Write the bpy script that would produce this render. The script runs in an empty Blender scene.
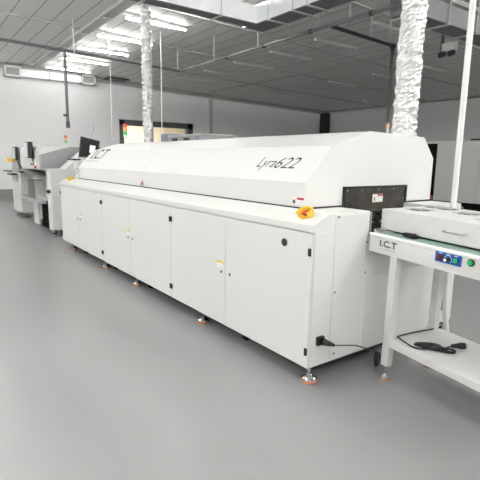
import bpy, math, random
from mathutils import Vector, Matrix, Euler
random.seed(7)
SC = bpy.context.scene
COL = SC.collection
PI = math.pi

# ------------------------------------------------------------------ materials
MATS = {}
def mat(name, col, rough=0.5, metal=0.0, bump=None, var=None, spec=0.5, emit=None, coat=0.0, trans=0.0):
    if name in MATS: return MATS[name]
    m = bpy.data.materials.new(name); m.use_nodes = True
    nt = m.node_tree; b = nt.nodes['Principled BSDF']
    b.inputs['Base Color'].default_value = (*col, 1)
    b.inputs['Roughness'].default_value = rough
    b.inputs['Metallic'].default_value = metal
    b.inputs['Specular IOR Level'].default_value = spec
    if coat: b.inputs['Coat Weight'].default_value = coat
    if trans:
        b.inputs['Transmission Weight'].default_value = trans
    if emit:
        b.inputs['Emission Color'].default_value = (*emit[0], 1)
        b.inputs['Emission Strength'].default_value = emit[1]
    tc = nt.nodes.new('ShaderNodeTexCoord')
    if bump:
        n = nt.nodes.new('ShaderNodeTexNoise'); n.inputs['Scale'].default_value = bump[0]
        n.inputs['Detail'].default_value = 4
        nt.links.new(tc.outputs['Object'], n.inputs['Vector'])
        bp = nt.nodes.new('ShaderNodeBump'); bp.inputs['Strength'].default_value = bump[1]
        bp.inputs['Distance'].default_value = bump[2] if len(bump) > 2 else 0.01
        nt.links.new(n.outputs['Fac'], bp.inputs['Height'])
        nt.links.new(bp.outputs['Normal'], b.inputs['Normal'])
    if var:
        n = nt.nodes.new('ShaderNodeTexNoise'); n.inputs['Scale'].default_value = var[0]
        n.inputs['Detail'].default_value = 6
        nt.links.new(tc.outputs['Object'], n.inputs['Vector'])
        r = nt.nodes.new('ShaderNodeValToRGB')
        k = var[1]
        r.color_ramp.elements[0].position = 0.3; r.color_ramp.elements[1].position = 0.7
        r.color_ramp.elements[0].color = (*[c * (1 - k) for c in col], 1)
        r.color_ramp.elements[1].color = (*[min(1, c * (1 + k)) for c in col], 1)
        nt.links.new(n.outputs['Fac'], r.inputs['Fac'])
        nt.links.new(r.outputs['Color'], b.inputs['Base Color'])
    MATS[name] = m
    return m

M_OVEN = mat('oven powder coat', (0.73, 0.73, 0.712), 0.38, bump=(260, 0.05, 0.002), var=(3, 0.01))
M_DOOR = mat('oven door powder coat', (0.73, 0.73, 0.712), 0.42, bump=(260, 0.05, 0.002), var=(3, 0.01))
M_HOOD = mat('oven hood paint', (0.73, 0.73, 0.712), 0.33, bump=(200, 0.04, 0.002), var=(4, 0.01))
M_CONV = mat('conveyor paint', (0.66, 0.66, 0.64), 0.4, var=(5, 0.015))
M_BEIGE = mat('beige machine paint', (0.66, 0.66, 0.62), 0.5, var=(4, 0.02))  # slightly warmer tint than the machine white
M_WHITE = mat('white plastic', (0.85, 0.85, 0.83), 0.4)
M_MACH = mat('machine white', (0.66, 0.67, 0.65), 0.45, var=(3, 0.02))
M_GREYM = mat('machine grey', (0.36, 0.37, 0.38), 0.4, var=(3, 0.03))
M_LGREY = mat('light grey panel', (0.50, 0.51, 0.50), 0.45, var=(3, 0.02))
M_BLACK = mat('black rubber', (0.012, 0.012, 0.013), 0.5)
M_BLKP = mat('black plastic', (0.02, 0.02, 0.022), 0.35)
M_INNER = mat('dark interior', (0.006, 0.006, 0.006), 0.9, spec=.1)  # near black, also painted in for shade under the machines
M_STEEL = mat('brushed stainless', (0.085, 0.08, 0.07), 0.35, 0.85, var=(14, 0.25))
M_CHROME = mat('chrome', (0.62, 0.62, 0.62), 0.18, 1.0)
M_ALU = mat('aluminium', (0.62, 0.63, 0.64), 0.35, 0.9)
M_ORANGE = mat('orange rubber pad', (0.62, 0.25, 0.12), 0.6)
M_BROWN = mat('tan rubber pad', (0.38, 0.22, 0.13), 0.6)
M_YELLOW = mat('yellow plastic', (0.80, 0.55, 0.06), 0.35)
M_RED = mat('red plastic', (0.55, 0.03, 0.03), 0.35)
M_DRED = mat('dark red rocker', (0.16, 0.012, 0.015), 0.3)
M_GREEN = mat('green button plastic', (0.03, 0.42, 0.12), 0.3)
M_LGREEN = mat('tower lens green', (0.05, 0.55, 0.20), 0.3)
M_LRED = mat('tower lens red', (0.75, 0.07, 0.04), 0.3)
M_LORANGE = mat('tower lens orange', (0.85, 0.42, 0.12), 0.3)
M_BLUE = mat('blue switch plate', (0.015, 0.10, 0.42), 0.4)
M_BELT = mat('green conveyor mat', (0.27, 0.40, 0.35), 0.55, var=(30, 0.05))
M_TEXT = mat('dark grey lettering', (0.045, 0.045, 0.05), 0.5)
M_TEXTL = mat('pale grey lettering', (0.45, 0.45, 0.44), 0.5)
M_TEXTW = mat('white lettering', (0.8, 0.8, 0.8), 0.5)
M_LABEL = mat('white label', (0.82, 0.82, 0.80), 0.5)
M_LABR = mat('red label band', (0.45, 0.03, 0.05), 0.5)
M_LABY = mat('yellow label band', (0.78, 0.62, 0.10), 0.5)
M_GALV = mat('galvanised sheet', (0.72, 0.75, 0.78), 0.42, 0.55, bump=(5, 0.15, 0.01), var=(4, 0.10))
M_DUCTW = mat('white insulated duct skin', (0.90, 0.92, 0.94), 0.5, 0.0, bump=(5, 0.25, 0.02), var=(3, 0.05))
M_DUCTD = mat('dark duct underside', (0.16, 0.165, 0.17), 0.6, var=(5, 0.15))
M_FOIL = mat('crumpled aluminium foil', (0.70, 0.70, 0.695), 0.30, 0.95, bump=(70, 0.9, 0.006), var=(40, 0.10))
M_PIPE = mat('grey pipe', (0.13, 0.13, 0.135), 0.4, 0.3)
M_DPIPE = mat('dark iron pipe', (0.035, 0.035, 0.037), 0.45)
M_LPIPE = mat('light grey conduit', (0.50, 0.50, 0.49), 0.45)
M_RAIL = mat('ceiling joint rail', (0.46, 0.46, 0.45), 0.5)
M_COL = mat('black steel column paint', (0.013, 0.013, 0.014), 0.5)
M_FRAME = mat('window frame dark grey', (0.10, 0.102, 0.105), 0.5)
M_BASE = mat('skirting grey', (0.27, 0.27, 0.265), 0.5, var=(4, 0.03))
M_CREAM = mat('cream room paint', (0.80, 0.73, 0.60), 0.7)
M_BRASS = mat('brass fitting', (0.65, 0.40, 0.22), 0.35, 0.7)
M_DIFF = mat('lamp housing', (0.62, 0.62, 0.60), 0.4)
M_TUBE = mat('lit lamp tube', (1, 1, 1), 0.3, emit=((1.0, 0.99, 0.965), 120))  # brighter than the visible tubes, for the added rows
M_TUBE2 = mat('lit lamp tube dim', (1, 1, 1), 0.3, emit=((1.0, 0.99, 0.965), 36))
M_GLOW = mat('glowing white patch', (0.8, 0.8, 0.8), 0.3, emit=((0.9, 0.9, 0.88), 0.2))  # weak glow painted in for a reflection on the display
M_DISP = mat('dark display glass', (0.008, 0.008, 0.009), 0.45, spec=.2)
M_PANE = mat('clear glass', (0.95, 0.97, 0.96), 0.02, trans=1.0)
M_HOSE = mat('white plastic hose', (0.80, 0.79, 0.76), 0.4)
M_BLUEG = mat('blue grey panel', (0.22, 0.27, 0.36), 0.4)
M_RUST = mat('terracotta block', (0.35, 0.10, 0.05), 0.6)
M_KHAKI = mat('khaki bracket', (0.33, 0.30, 0.23), 0.6)

def wallmat():
    m = bpy.data.materials.new('painted blockwork'); m.use_nodes = True
    nt = m.node_tree; b = nt.nodes['Principled BSDF']; b.inputs['Roughness'].default_value = 0.75
    tc = nt.nodes.new('ShaderNodeTexCoord'); sep = nt.nodes.new('ShaderNodeSeparateXYZ')
    comb = nt.nodes.new('ShaderNodeCombineXYZ')
    nt.links.new(tc.outputs['Object'], sep.inputs[0])
    add = nt.nodes.new('ShaderNodeMath'); add.operation = 'ADD'
    nt.links.new(sep.outputs['X'], add.inputs[0]); nt.links.new(sep.outputs['Y'], add.inputs[1])
    nt.links.new(add.outputs[0], comb.inputs['X']); nt.links.new(sep.outputs['Z'], comb.inputs['Y'])
    br = nt.nodes.new('ShaderNodeTexBrick'); br.inputs['Scale'].default_value = 1.0
    br.inputs['Brick Width'].default_value = 0.44; br.inputs['Row Height'].default_value = 0.22
    br.inputs['Mortar Size'].default_value = 0.006
    br.inputs['Color1'].default_value = (0.78, 0.78, 0.78, 1); br.inputs['Color2'].default_value = (0.775, 0.775, 0.775, 1)
    br.inputs['Mortar'].default_value = (0.755, 0.755, 0.755, 1)
    nt.links.new(comb.outputs[0], br.inputs['Vector'])
    nt.links.new(br.outputs['Color'], b.inputs['Base Color'])
    bp = nt.nodes.new('ShaderNodeBump'); bp.inputs['Strength'].default_value = 0.12; bp.inputs['Distance'].default_value = 0.003
    bp.invert = True
    nt.links.new(br.outputs['Fac'], bp.inputs['Height']); nt.links.new(bp.outputs['Normal'], b.inputs['Normal'])
    return m
M_WALL = wallmat()

def ceilmat():
    m = bpy.data.materials.new('ceiling panels'); m.use_nodes = True
    nt = m.node_tree; b = nt.nodes['Principled BSDF']; b.inputs['Roughness'].default_value = 0.55
    tc = nt.nodes.new('ShaderNodeTexCoord'); sep = nt.nodes.new('ShaderNodeSeparateXYZ')
    nt.links.new(tc.outputs['Object'], sep.inputs[0])
    mod = nt.nodes.new('ShaderNodeMath'); mod.operation = 'FLOORED_MODULO'
    ad = nt.nodes.new('ShaderNodeMath'); ad.operation = 'SUBTRACT'; ad.inputs[1].default_value = 0.076
    nt.links.new(sep.outputs['Y'], ad.inputs[0]); nt.links.new(ad.outputs[0], mod.inputs[0]); mod.inputs[1].default_value = 0.428
    lt = nt.nodes.new('ShaderNodeMath'); lt.operation = 'LESS_THAN'; lt.inputs[1].default_value = 0.02
    nt.links.new(mod.outputs[0], lt.inputs[0])
    n = nt.nodes.new('ShaderNodeTexNoise'); n.inputs['Scale'].default_value = 1.2; nt.links.new(tc.outputs['Object'], n.inputs['Vector'])
    r = nt.nodes.new('ShaderNodeValToRGB')
    r.color_ramp.elements[0].color = (0.74, 0.74, 0.725, 1); r.color_ramp.elements[1].color = (0.79, 0.79, 0.775, 1)
    nt.links.new(n.outputs['Fac'], r.inputs['Fac'])
    mx = nt.nodes.new('ShaderNodeMix'); mx.data_type = 'RGBA'
    nt.links.new(lt.outputs[0], mx.inputs['Factor']); nt.links.new(r.outputs['Color'], mx.inputs['A'])
    mx.inputs['B'].default_value = (0.20, 0.20, 0.195, 1)
    nt.links.new(mx.outputs['Result'], b.inputs['Base Color'])
    return m
M_CEIL = ceilmat()

def floormat():
    m = bpy.data.materials.new('grey epoxy floor'); m.use_nodes = True
    nt = m.node_tree; b = nt.nodes['Principled BSDF']
    tc = nt.nodes.new('ShaderNodeTexCoord')
    n = nt.nodes.new('ShaderNodeTexNoise'); n.inputs['Scale'].default_value = 0.9; n.inputs['Detail'].default_value = 5
    mp = nt.nodes.new('ShaderNodeMapping'); mp.inputs['Scale'].default_value = (0.5, 1.6, 1)
    mp.inputs['Rotation'].default_value = (0, 0, 0.5)
    nt.links.new(tc.outputs['Object'], mp.inputs[0]); nt.links.new(mp.outputs[0], n.inputs['Vector'])
    r = nt.nodes.new('ShaderNodeValToRGB')
    r.color_ramp.elements[0].position = 0.3; r.color_ramp.elements[1].position = 0.7
    r.color_ramp.elements[0].color = (0.265, 0.266, 0.268, 1); r.color_ramp.elements[1].color = (0.30, 0.301, 0.303, 1)
    nt.links.new(n.outputs['Fac'], r.inputs['Fac']); nt.links.new(r.outputs['Color'], b.inputs['Base Color'])
    r2 = nt.nodes.new('ShaderNodeMapRange'); r2.inputs['To Min'].default_value = 0.26; r2.inputs['To Max'].default_value = 0.36
    nt.links.new(n.outputs['Fac'], r2.inputs['Value']); nt.links.new(r2.outputs[0], b.inputs['Roughness'])
    n2 = nt.nodes.new('ShaderNodeTexNoise'); n2.inputs['Scale'].default_value = 90; n2.inputs['Detail'].default_value = 4
    nt.links.new(tc.outputs['Object'], n2.inputs['Vector'])
    bp = nt.nodes.new('ShaderNodeBump'); bp.inputs['Strength'].default_value = 0.35; bp.inputs['Distance'].default_value = 0.003
    nt.links.new(n2.outputs['Fac'], bp.inputs['Height']); nt.links.new(bp.outputs['Normal'], b.inputs['Normal'])
    return m
M_FLOOR = floormat()

# ------------------------------------------------------------------ mesh builder
class MB:
    def __init__(s): s.v = []; s.f = []
    def add(s, vs, fs):
        o = len(s.v); s.v += [tuple(v) for v in vs]; s.f += [tuple(i + o for i in f) for f in fs]; return s
    def box(s, x0, x1, y0, y1, z0, z1):
        vs = [(x, y, z) for x in (x0, x1) for y in (y0, y1) for z in (z0, z1)]
        return s.add(vs, [(0, 1, 3, 2), (4, 6, 7, 5), (0, 4, 5, 1), (2, 3, 7, 6), (0, 2, 6, 4), (1, 5, 7, 3)])
    def prism(s, prof, axis, t0, t1):
        n = len(prof)
        def P(a, b, t): return {'x': (t, a, b), 'y': (a, t, b), 'z': (a, b, t)}[axis]
        vs = [P(a, b, t0) for a, b in prof] + [P(a, b, t1) for a, b in prof]
        fs = [tuple(range(n)), tuple(range(2 * n - 1, n - 1, -1))]
        fs += [(i, i + n, (i + 1) % n + n, (i + 1) % n) for i in range(n)]
        return s.add(vs, fs)
    def cyl(s, p0, p1, r, n=16, r2=None, caps=True):
        p0 = Vector(p0); p1 = Vector(p1); d = (p1 - p0).normalized()
        a = d.orthogonal().normalized(); b = d.cross(a); r2 = r if r2 is None else r2
        vs = [p0 + a * math.cos(2 * PI * i / n) * r + b * math.sin(2 * PI * i / n) * r for i in range(n)]
        vs += [p1 + a * math.cos(2 * PI * i / n) * r2 + b * math.sin(2 * PI * i / n) * r2 for i in range(n)]
        fs = [(i, (i + 1) % n, (i + 1) % n + n, i + n) for i in range(n)]
        if caps: fs += [tuple(range(n - 1, -1, -1)), tuple(range(n, 2 * n))]
        return s.add(vs, fs)
    def lathe(s, c, prof, n=24):
        c = Vector(c); vs = []; fs = []
        for r, z in prof:
            for i in range(n):
                a = 2 * PI * i / n; vs.append((c.x + r * math.cos(a), c.y + r * math.sin(a), c.z + z))
        for k in range(len(prof) - 1):
            for i in range(n): fs.append((k * n + i, k * n + (i + 1) % n, (k + 1) * n + (i + 1) % n, (k + 1) * n + i))
        fs.append(tuple(range(n - 1, -1, -1))); fs.append(tuple((len(prof) - 1) * n + i for i in range(n)))
        return s.add(vs, fs)
    def tube(s, pts, r, n=8, sub=6):
        P = [Vector(p) for p in pts]
        if sub > 1 and len(P) > 2:
            Q = []
            for i in range(len(P) - 1):
                p0 = P[max(i - 1, 0)]; p1 = P[i]; p2 = P[i + 1]; p3 = P[min(i + 2, len(P) - 1)]
                for k in range(sub):
                    t = k / sub
                    Q.append(0.5 * ((2 * p1) + (p2 - p0) * t + (2 * p0 - 5 * p1 + 4 * p2 - p3) * t * t + (3 * p1 - p0 - 3 * p2 + p3) * t ** 3))
            Q.append(P[-1]); P = Q
        vs = []; fs = []; a = None
        for i, p in enumerate(P):
            d = (P[min(i + 1, len(P) - 1)] - P[max(i - 1, 0)]).normalized()
            a = d.orthogonal().normalized() if a is None else (a - d * a.dot(d)).normalized()
            b = d.cross(a)
            for k in range(n):
                t = 2 * PI * k / n; vs.append(p + a * math.cos(t) * r + b * math.sin(t) * r)
        for i in range(len(P) - 1):
            for k in range(n): fs.append((i * n + k, i * n + (k + 1) % n, (i + 1) * n + (k + 1) % n, (i + 1) * n + k))
        fs.append(tuple(range(n - 1, -1, -1))); fs.append(tuple((len(P) - 1) * n + k for k in range(n)))
        return s.add(vs, fs)

def wpos(o):
    p = Vector((0, 0, 0))
    while o is not None: p = p + o.location; o = o.parent
    return p
def link(name, mb, m, parent=None, bevel=0, local=False, smooth=True, kind=None, label=None):
    """link one mesh object; vertices given in world space unless local"""
    me = bpy.data.meshes.new(name)
    off = Vector((0, 0, 0)) if (local or parent is None) else wpos(parent)
    me.from_pydata([tuple(Vector(v) - off) for v in mb.v], [], mb.f); me.update()
    bmfix(me)
    me.materials.append(m)
    if smooth:
        for p in me.polygons: p.use_smooth = True
        me.set_sharp_from_angle(angle=math.radians(35))
    o = bpy.data.objects.new(name, me); COL.objects.link(o)
    if parent is not None: o.parent = parent
    if bevel:
        bv = o.modifiers.new('bevel', 'BEVEL'); bv.width = bevel; bv.segments = 2; bv.limit_method = 'ANGLE'; bv.angle_limit = math.radians(30)
    if kind: o['kind'] = kind
    if label: o['label'] = label
    return o
import bmesh
def bmfix(me):
    bm = bmesh.new(); bm.from_mesh(me); bmesh.ops.recalc_face_normals(bm, faces=bm.faces); bm.to_mesh(me); bm.free()
def thing(name, label, cat, loc=(0, 0, 0), group=None):
    o = bpy.data.objects.new(name, None); COL.objects.link(o); o.location = loc
    o.empty_display_size = 0.1
    o['label'] = label; o['category'] = cat
    if group: o['group'] = group
    return o
def tag(o, label, cat, group=None):
    o['label'] = label; o['category'] = cat
    if group: o['group'] = group
    return o
def struct(name, mb, m, **k):
    return link(name, mb, m, kind='structure', **k)
def copy_tree(o, parent=None):
    c = o.copy(); COL.objects.link(c); c.parent = parent
    for ch in list(o.children): copy_tree(ch, c)
    return c
def lettering(name, body, m, parent, p, right, up, width, height, shear=0.0, bold=0.0, local=False, depth=0.0006, label=None):
    """flat raised text whose box starts at p and spans width along right and height along up"""
    cu = bpy.data.curves.new(name, 'FONT'); cu.body = body; cu.size = 1; cu.shear = shear; cu.offset = bold
    cu.resolution_u = 4
    t = bpy.data.objects.new(name, cu); COL.objects.link(t)
    bpy.context.view_layer.update()
    me = bpy.data.meshes.new_from_object(t.evaluated_get(bpy.context.evaluated_depsgraph_get()))
    bpy.data.objects.remove(t)
    xs = [v.co.x for v in me.vertices]; ys = [v.co.y for v in me.vertices]
    sx = width / (max(xs) - min(xs)); sy = height / (max(ys) - min(ys)); x0 = min(xs); y0 = min(ys)
    p = Vector(p); right = Vector(right).normalized(); up = Vector(up).normalized(); nn = right.cross(up)
    off = Vector((0, 0, 0)) if local else wpos(parent)
    for v in me.vertices:
        v.co = p + right * ((v.co.x - x0) * sx) + up * ((v.co.y - y0) * sy) + nn * depth - off
    me.materials.clear(); me.materials.append(m)
    o = bpy.data.objects.new(name, me); COL.objects.link(o); o.parent = parent
    if label: o['label'] = label
    return o

def CZ(y): return 4.62 - 0.03 * y      # height of the ceiling underside

# ------------------------------------------------------------------ room shell
XL, XR, YF, YB = -15.85, 6.0, -12.5, 16.55
struct('floor', MB().box(XL - 4.5, XR + .2, YF - .2, YB + .2, -0.1, 0.0), M_FLOOR)
struct('ceiling', MB().add([(XL - .2, YF - .2, CZ(YF - .2)), (XR + .2, YF - .2, CZ(YF - .2)), (XR + .2, YB + .2, CZ(YB + .2)), (XL - .2, YB + .2, CZ(YB + .2)),
    (XL - .2, YF - .2, 5.3), (XR + .2, YF - .2, 5.3), (XR + .2, YB + .2, 5.3), (XL - .2, YB + .2, 5.3)],
    [(0, 1, 2, 3), (7, 6, 5, 4), (0, 4, 5, 1), (1, 5, 6, 2), (2, 6, 7, 3), (3, 7, 4, 0)]), M_CEIL, smooth=False)
WY0, WY1, WZ0, WZ1 = 4.93, 8.28, 0.95, 3.02
struct('wall_left', MB().box(XL - .2, XL, YF, WY0, 0, 5.02).box(XL - .2, XL, WY1, YB, 0, 5.02).box(XL - .2, XL, WY0, WY1, 0, WZ0).box(XL - .2, XL, WY0, WY1, WZ1, 5.02), M_WALL, smooth=False)
struct('wall_back', MB().box(XL - .2, XR + .2, YB, YB + .2, 0, 5.02), M_WALL, smooth=False)
struct('wall_right', MB().box(XR, XR + .2, YF, YB, 0, 5.02), M_WALL, smooth=False)
struct('wall_front', MB().box(XL - .2, XR + .2, YF - .2, YF, 0, 5.02), M_WALL, smooth=False)
struct('baseboard_left', MB().box(XL, XL + .02, YF, YB, 0, 0.36), M_BASE)
struct('trim_1', MB().box(XL, XL + .06, 9.12, 9.30, 0.36, CZ(9.2)), M_LGREY)
struct('trim_2', MB().prism([(YF, CZ(YF) - .16), (YB, CZ(YB) - .16), (YB, CZ(YB)), (YF, CZ(YF))], 'x', XL, XL + .12), M_RAIL)
struct('trim_3', MB().box(XL, XR, YB - .10, YB, CZ(YB) - .05, CZ(YB) + .003), M_RAIL)
w = thing('window_1', '', 'window'); del w['label']; del w['category']; w['kind'] = 'structure'
fr = MB()
for (a, b, c, d) in ((WY0, WY0 + .17, WZ0, WZ1), (WY1 - .28, WY1, WZ0, WZ1), (WY0, WY1, WZ1 - .22, WZ1), (WY0, WY1, WZ0, WZ0 + .15)):
    fr.box(XL - .2, XL + .03, a, b, c, d)
link('window_frame', fr, M_FRAME, w)
link('window_pane', MB().box(XL - .12, XL - .11, WY0 + .1, WY1 - .2, WZ0 + .1, WZ1 - .15), M_PANE, w)
# cream office seen through the window
struct('wall_annex', MB().box(XL - 4.2, XL - 4.0, 2, 12, 0, 3.6).box(XL - 4.0, XL - .21, 1.8, 2.0, 0, 3.6).box(XL - 4.0, XL - .21, 12, 12.2, 0, 3.6).box(XL - 4.2, XL - .21, 1.8, 12.2, 3.6, 3.7), M_CREAM, smooth=False)
o = thing('office_lamp', 'lamp panel on the ceiling of the cream room beyond the window', 'lamp', (XL - 2, 6.6, 3.52))
link('housing', MB().box(XL - 2.6, XL - 1.4, 6.0, 7.2, 3.54, 3.585), M_DIFF, o)
link('diffuser', MB().box(XL - 2.5, XL - 1.5, 6.1, 7.1, 3.525, 3.54), mat('office diffuser', (1, 1, 1), .5, emit=((1.0, .94, .84), 55)), o)
o = thing('office_cupboard', 'low white cupboard in the cream room beyond the window', 'cupboard', (XL - 1.2, 5.4, 0))
link('carcass', MB().box(XL - 1.7, XL - .8, 5.0, 6.1, 0, 2.15), M_WHITE, o, bevel=.01)
link('door', MB().box(XL - .8, XL - .785, 5.02, 5.54, .05, 2.13), M_WHITE, o)
link('door', MB().box(XL - .8, XL - .785, 5.56, 6.08, .05, 2.13), M_WHITE, o)
o = thing('steel_column', 'black steel column in the far corner of the hall', 'column', (XL + .25, YB - .25, 0))
link('shaft', MB().box(XL + .05, XL + .07, YB - .45, YB - .11, 0.02, 4.0).box(XL + .42, XL + .44, YB - .45, YB - .11, 0.02, 4.0).box(XL + .07, XL + .42, YB - .29, YB - .27, 0.02, 4.0).box(XL + .05, XL + .44, YB - .46, YB - .45, .02, 4.0), M_COL, o)
link('base_plate', MB().box(XL + .03, XL + .5, YB - .5, YB - .08, 0, .02), M_COL, o)

# ------------------------------------------------------------------ ceiling fittings
for i, x in enumerate((-12.3, -9.7, -6.98, -4.2, -1.5, 1.2)):
    y0, y1 = YF, YB - .1
    mb = MB().add([(xx, yy, CZ(yy) - d) for xx in (x - .025, x + .025) for yy in (y0, y1) for d in (0.03, 0.0)],
                  [(0, 1, 3, 2), (4, 6, 7, 5), (0, 4, 5, 1), (2, 3, 7, 6), (0, 2, 6, 4), (1, 5, 7, 3)])
    o = link('ceiling_rail', mb, M_RAIL, smooth=False)
    names = ('nearest the left wall, by the drop pipe', 'second from left wall, above the drop pipe', 'third from left wall, behind the pale duct',
             'fourth from left wall, above the black branch pipe', 'fifth from the left wall, near the right foil hose', 'farthest from the left wall, near the right edge')
    tag(o, 'thin grey ceiling rail, ' + names[i], 'rail', 'thin rails across the ceiling')
# shallow boxed cable trunking along x
o = thing('cable_trunking', 'broad pale trunking running along the ceiling beside the lit tube lamps', 'trunking', (-4, 1.72, CZ(1.72)))
link('channel', MB().prism([(1.60, CZ(1.84) - .006), (1.84, CZ(1.84) - .006), (1.84, CZ(1.84) - .09), (1.60, CZ(1.6) - .09)], 'x', -14.9, 5.8), mat('trunking paint', (.48, .48, .465), .5), o, bevel=.01)
for k in range(13):
    x = -14.6 + k * 1.6
    link('clamp', MB().box(x, x + .03, 1.59, 1.85, CZ(1.72) - .10, CZ(1.85) - .003), M_LGREY, o)

def tube_lamp(x, y0, lit, label, group):
    L = 1.5; zt = CZ(y0 + L / 2) - (.03 if lit == 2 else .012)
    o = thing('ceiling_lamp', label, 'lamp', (x, y0 + L / 2, zt), group)
    link('housing', MB().box(x - .022, x + .022, y0, y0 + L, zt - .055, zt - .022), M_DIFF, o)
    link('tube', MB().cyl((x, y0 + .03, zt - .072), (x, y0 + L - .03, zt - .072), .016, 10), (M_TUBE2 if lit == 2 else M_TUBE) if lit else mat('unlit lamp tube', (.7, .7, .68), .3), o)
    for yy in (y0, y0 + L - .03):
        link('end_cap', MB().box(x - .02, x + .02, yy, yy + .03, zt - .092, zt - .0548), M_WHITE, o)
    return o
ordn = ('nearest the left wall', 'second from the left wall', 'third from the left wall', 'fourth from the left wall', 'fifth from the left wall, beside the left foil hose')
for k, x in enumerate((-14.6, -12.87, -11.19, -9.58, -7.8)):
    tube_lamp(x, 1.96, 2, 'lit ceiling tube lamp, ' + ordn[k], 'lit tube lamps over the far end of the line')
un = {(-12.9, 6.03): 'farthest left of row past the grey pipe', (-11.25, 6.03): 'second from the left in row past the grey pipe',
      (-9.55, 6.03): 'third from the left in row past the grey pipe', (-7.87, 6.03): 'fourth from the left in row past the grey pipe',
      (-6.2, 6.03): 'fifth from left past the grey pipe, by the black branch', (-4.5, 6.03): 'sixth from left past the grey pipe, beside right foil hose',
      (-2.8, 6.03): 'just past the air pipe, right of the right foil hose',
      (-12.9, 10.05): 'farthest left of the middle back row', (-11.25, 10.05): 'second from the left of the middle back row', (-9.55, 10.05): 'third from the left of the middle back row',
      (-7.7, 10.05): 'fourth from left of middle back row, behind black drop pipe', (-6.0, 10.05): 'fifth from left of middle back row, behind right foil hose',
      (-4.3, 10.05): 'right of the right foil hose in the middle back row', (-2.6, 10.05): 'far right of the middle back row',
      (-11.25, 13.9): 'left one of the row nearest the back wall', (-9.55, 13.9): 'second from the left of the row nearest the back wall', (-7.7, 13.9): 'third from the left of the row nearest the back wall',
      (-6.0, 13.9): 'right one of the row nearest the back wall'}
for (x, y), t in un.items():
    tube_lamp(x, y, False, 'unlit tube lamp, ' + t, 'unlit tube lamps at the back of the hall')
# unseen lit rows added to brighten the oven and floor (same fittings)
for x in (.6, 2.3, 4.0, 5.5):
    for y in (6.03, 10.05): tube_lamp(x, y, True, 'added lit tube lamp above the rear aisle at the near end of the hall', 'added lit tube lamps above the rear aisle')
for x in (-6.1, .6, 2.3, 4.0, 5.5):
    tube_lamp(x, 1.96, True, 'added lit tube lamp above the oven, over the top edge of the picture', 'added lit tube lamps above the oven')
for x in (-14.6, -12.9, -11.2, -9.5, -7.8, -6.1, -4.5, -2.8, -1.1, .6, 2.3, 4.0, 5.5):
    for y in (-6.0, -10.0) if x not in (-11.2, -7.8, -4.5, -1.1, 2.3, 4.0, 5.5) else (-2.1, -6.0, -10.0):
        tube_lamp(x, y, True, 'added lit tube lamp above the open floor aisle in front of the oven', 'added lit tube lamps above the aisle')

# light strip along y = 8.8
for x0, x1, t in ((-15.2, -9.75, 'left'), (-9.6, -7.1, 'middle'), (-6.9, -2.4, 'right')):
    mb = MB().prism([(8.76, CZ(8.8) - .035), (8.84, CZ(8.8) - .035), (8.84, CZ(8.8) - .004), (8.76, CZ(8.8) - .004)], 'x', x0, x1)
    tag(link('ceiling_strip', mb, M_LPIPE), 'pale grey strip along the dark back ceiling, the %s length of the three' % t, 'strip', 'pale strips along the back ceiling')

# ------------------------------------------------------------------ pipes
o = thing('air_pipe', 'grey compressed air pipe hung on rods, turning the corner above the far machines', 'pipe', (-9.5, 4.3, 3.9))
pa = [(-8.4, -4.0, 3.9), (-9.05, -.26, 3.9), (-9.17, 1.08, 3.9), (-9.46, 2.97, 3.9), (-9.68, 4.30, 3.9)]
link('run', MB().tube([(-9.02, YF + .02, 3.9), (-9.05, -.26, 3.9), (-9.2, 1.08, 3.9), (-9.46, 2.97, 3.9), (-9.68, 4.30, 3.9)], .034, 10, 1), M_PIPE, o)
link('run', MB().tube([(-9.68, 4.30, 3.9), (5.95, 4.36, 3.9)], .030, 10, 1), mat('mid grey pipe', (.22, .22, .22), .4, .2), o, label='mid grey length of pipe along the hall')
link('drop', MB().tube([(-9.2, 1.08, 3.9), (-9.2, 1.08, 2.32)], .034, 10, 1), M_PIPE, o)
link('valve', MB().cyl((-9.2, 1.08, 2.32), (-9.2, 1.08, 2.18), .045, 10), M_DPIPE, o)
link('tap', MB().cyl((-9.2, 1.08, 2.46), (-9.12, .98, 2.46), .03, 8), M_DPIPE, o)
for x, y in ((-9.68, 4.24), (-7.95, 4.32), (-6.2, 4.32), (-4.4, 4.33), (-2.6, 4.34), (-.8, 4.34)):
    link('hanger_rod', MB().cyl((x, y, 3.93), (x, y, CZ(y)), .012, 6), M_LPIPE, o)
for x, y in ((-9.1, -.8), (-9.3, 2.1)):
    link('hanger_rod', MB().cyl((x, y, 3.93), (x, y, CZ(y)), .012, 6), M_LPIPE, o)
for k in range(9):
    x = -8.8 + k * 1.4
    link('clamp', MB().cyl((x, 4.32, 3.9), (x + .05, 4.32, 3.9), .046, 10), M_DPIPE, o)
o = thing('air_drop_pipe', 'black branch pipe bending down from the ceiling to behind the oven hood', 'pipe', (-4.2, 5.4, 3.9))
link('pipe_run', MB().tube([(-4.1, 4.38, 3.9), (-4.27, 6.40, 3.9)], .035, 10, 1), M_DPIPE, o)
link('elbow', MB().cyl((-4.27, 6.34, 3.9), (-4.27, 6.46, 3.9), .046, 10).cyl((-4.27, 6.4, 3.93), (-4.27, 6.4, 3.8), .046, 10), M_DPIPE, o)
link('pipe_run', MB().tube([(-4.27, 6.40, 3.86), (-4.27, 6.42, 2.30)], .032, 10, 1), M_DPIPE, o)
link('tail_pipe', MB().cyl((-4.27, 6.42, 2.24), (-4.27, 6.42, 1.2), .022, 10), M_HOSE, o)
link('brass_valve', MB().cyl((-4.27, 6.42, 2.32), (-4.27, 6.42, 2.24), .045, 10), M_BRASS, o, label='brass valve')
for y in (4.95, 5.6, 6.2):
    link('hanger_rod', MB().cyl((-4.2, y, 3.93), (-4.2, y, CZ(y)), .012, 6), M_LPIPE, o)

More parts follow.
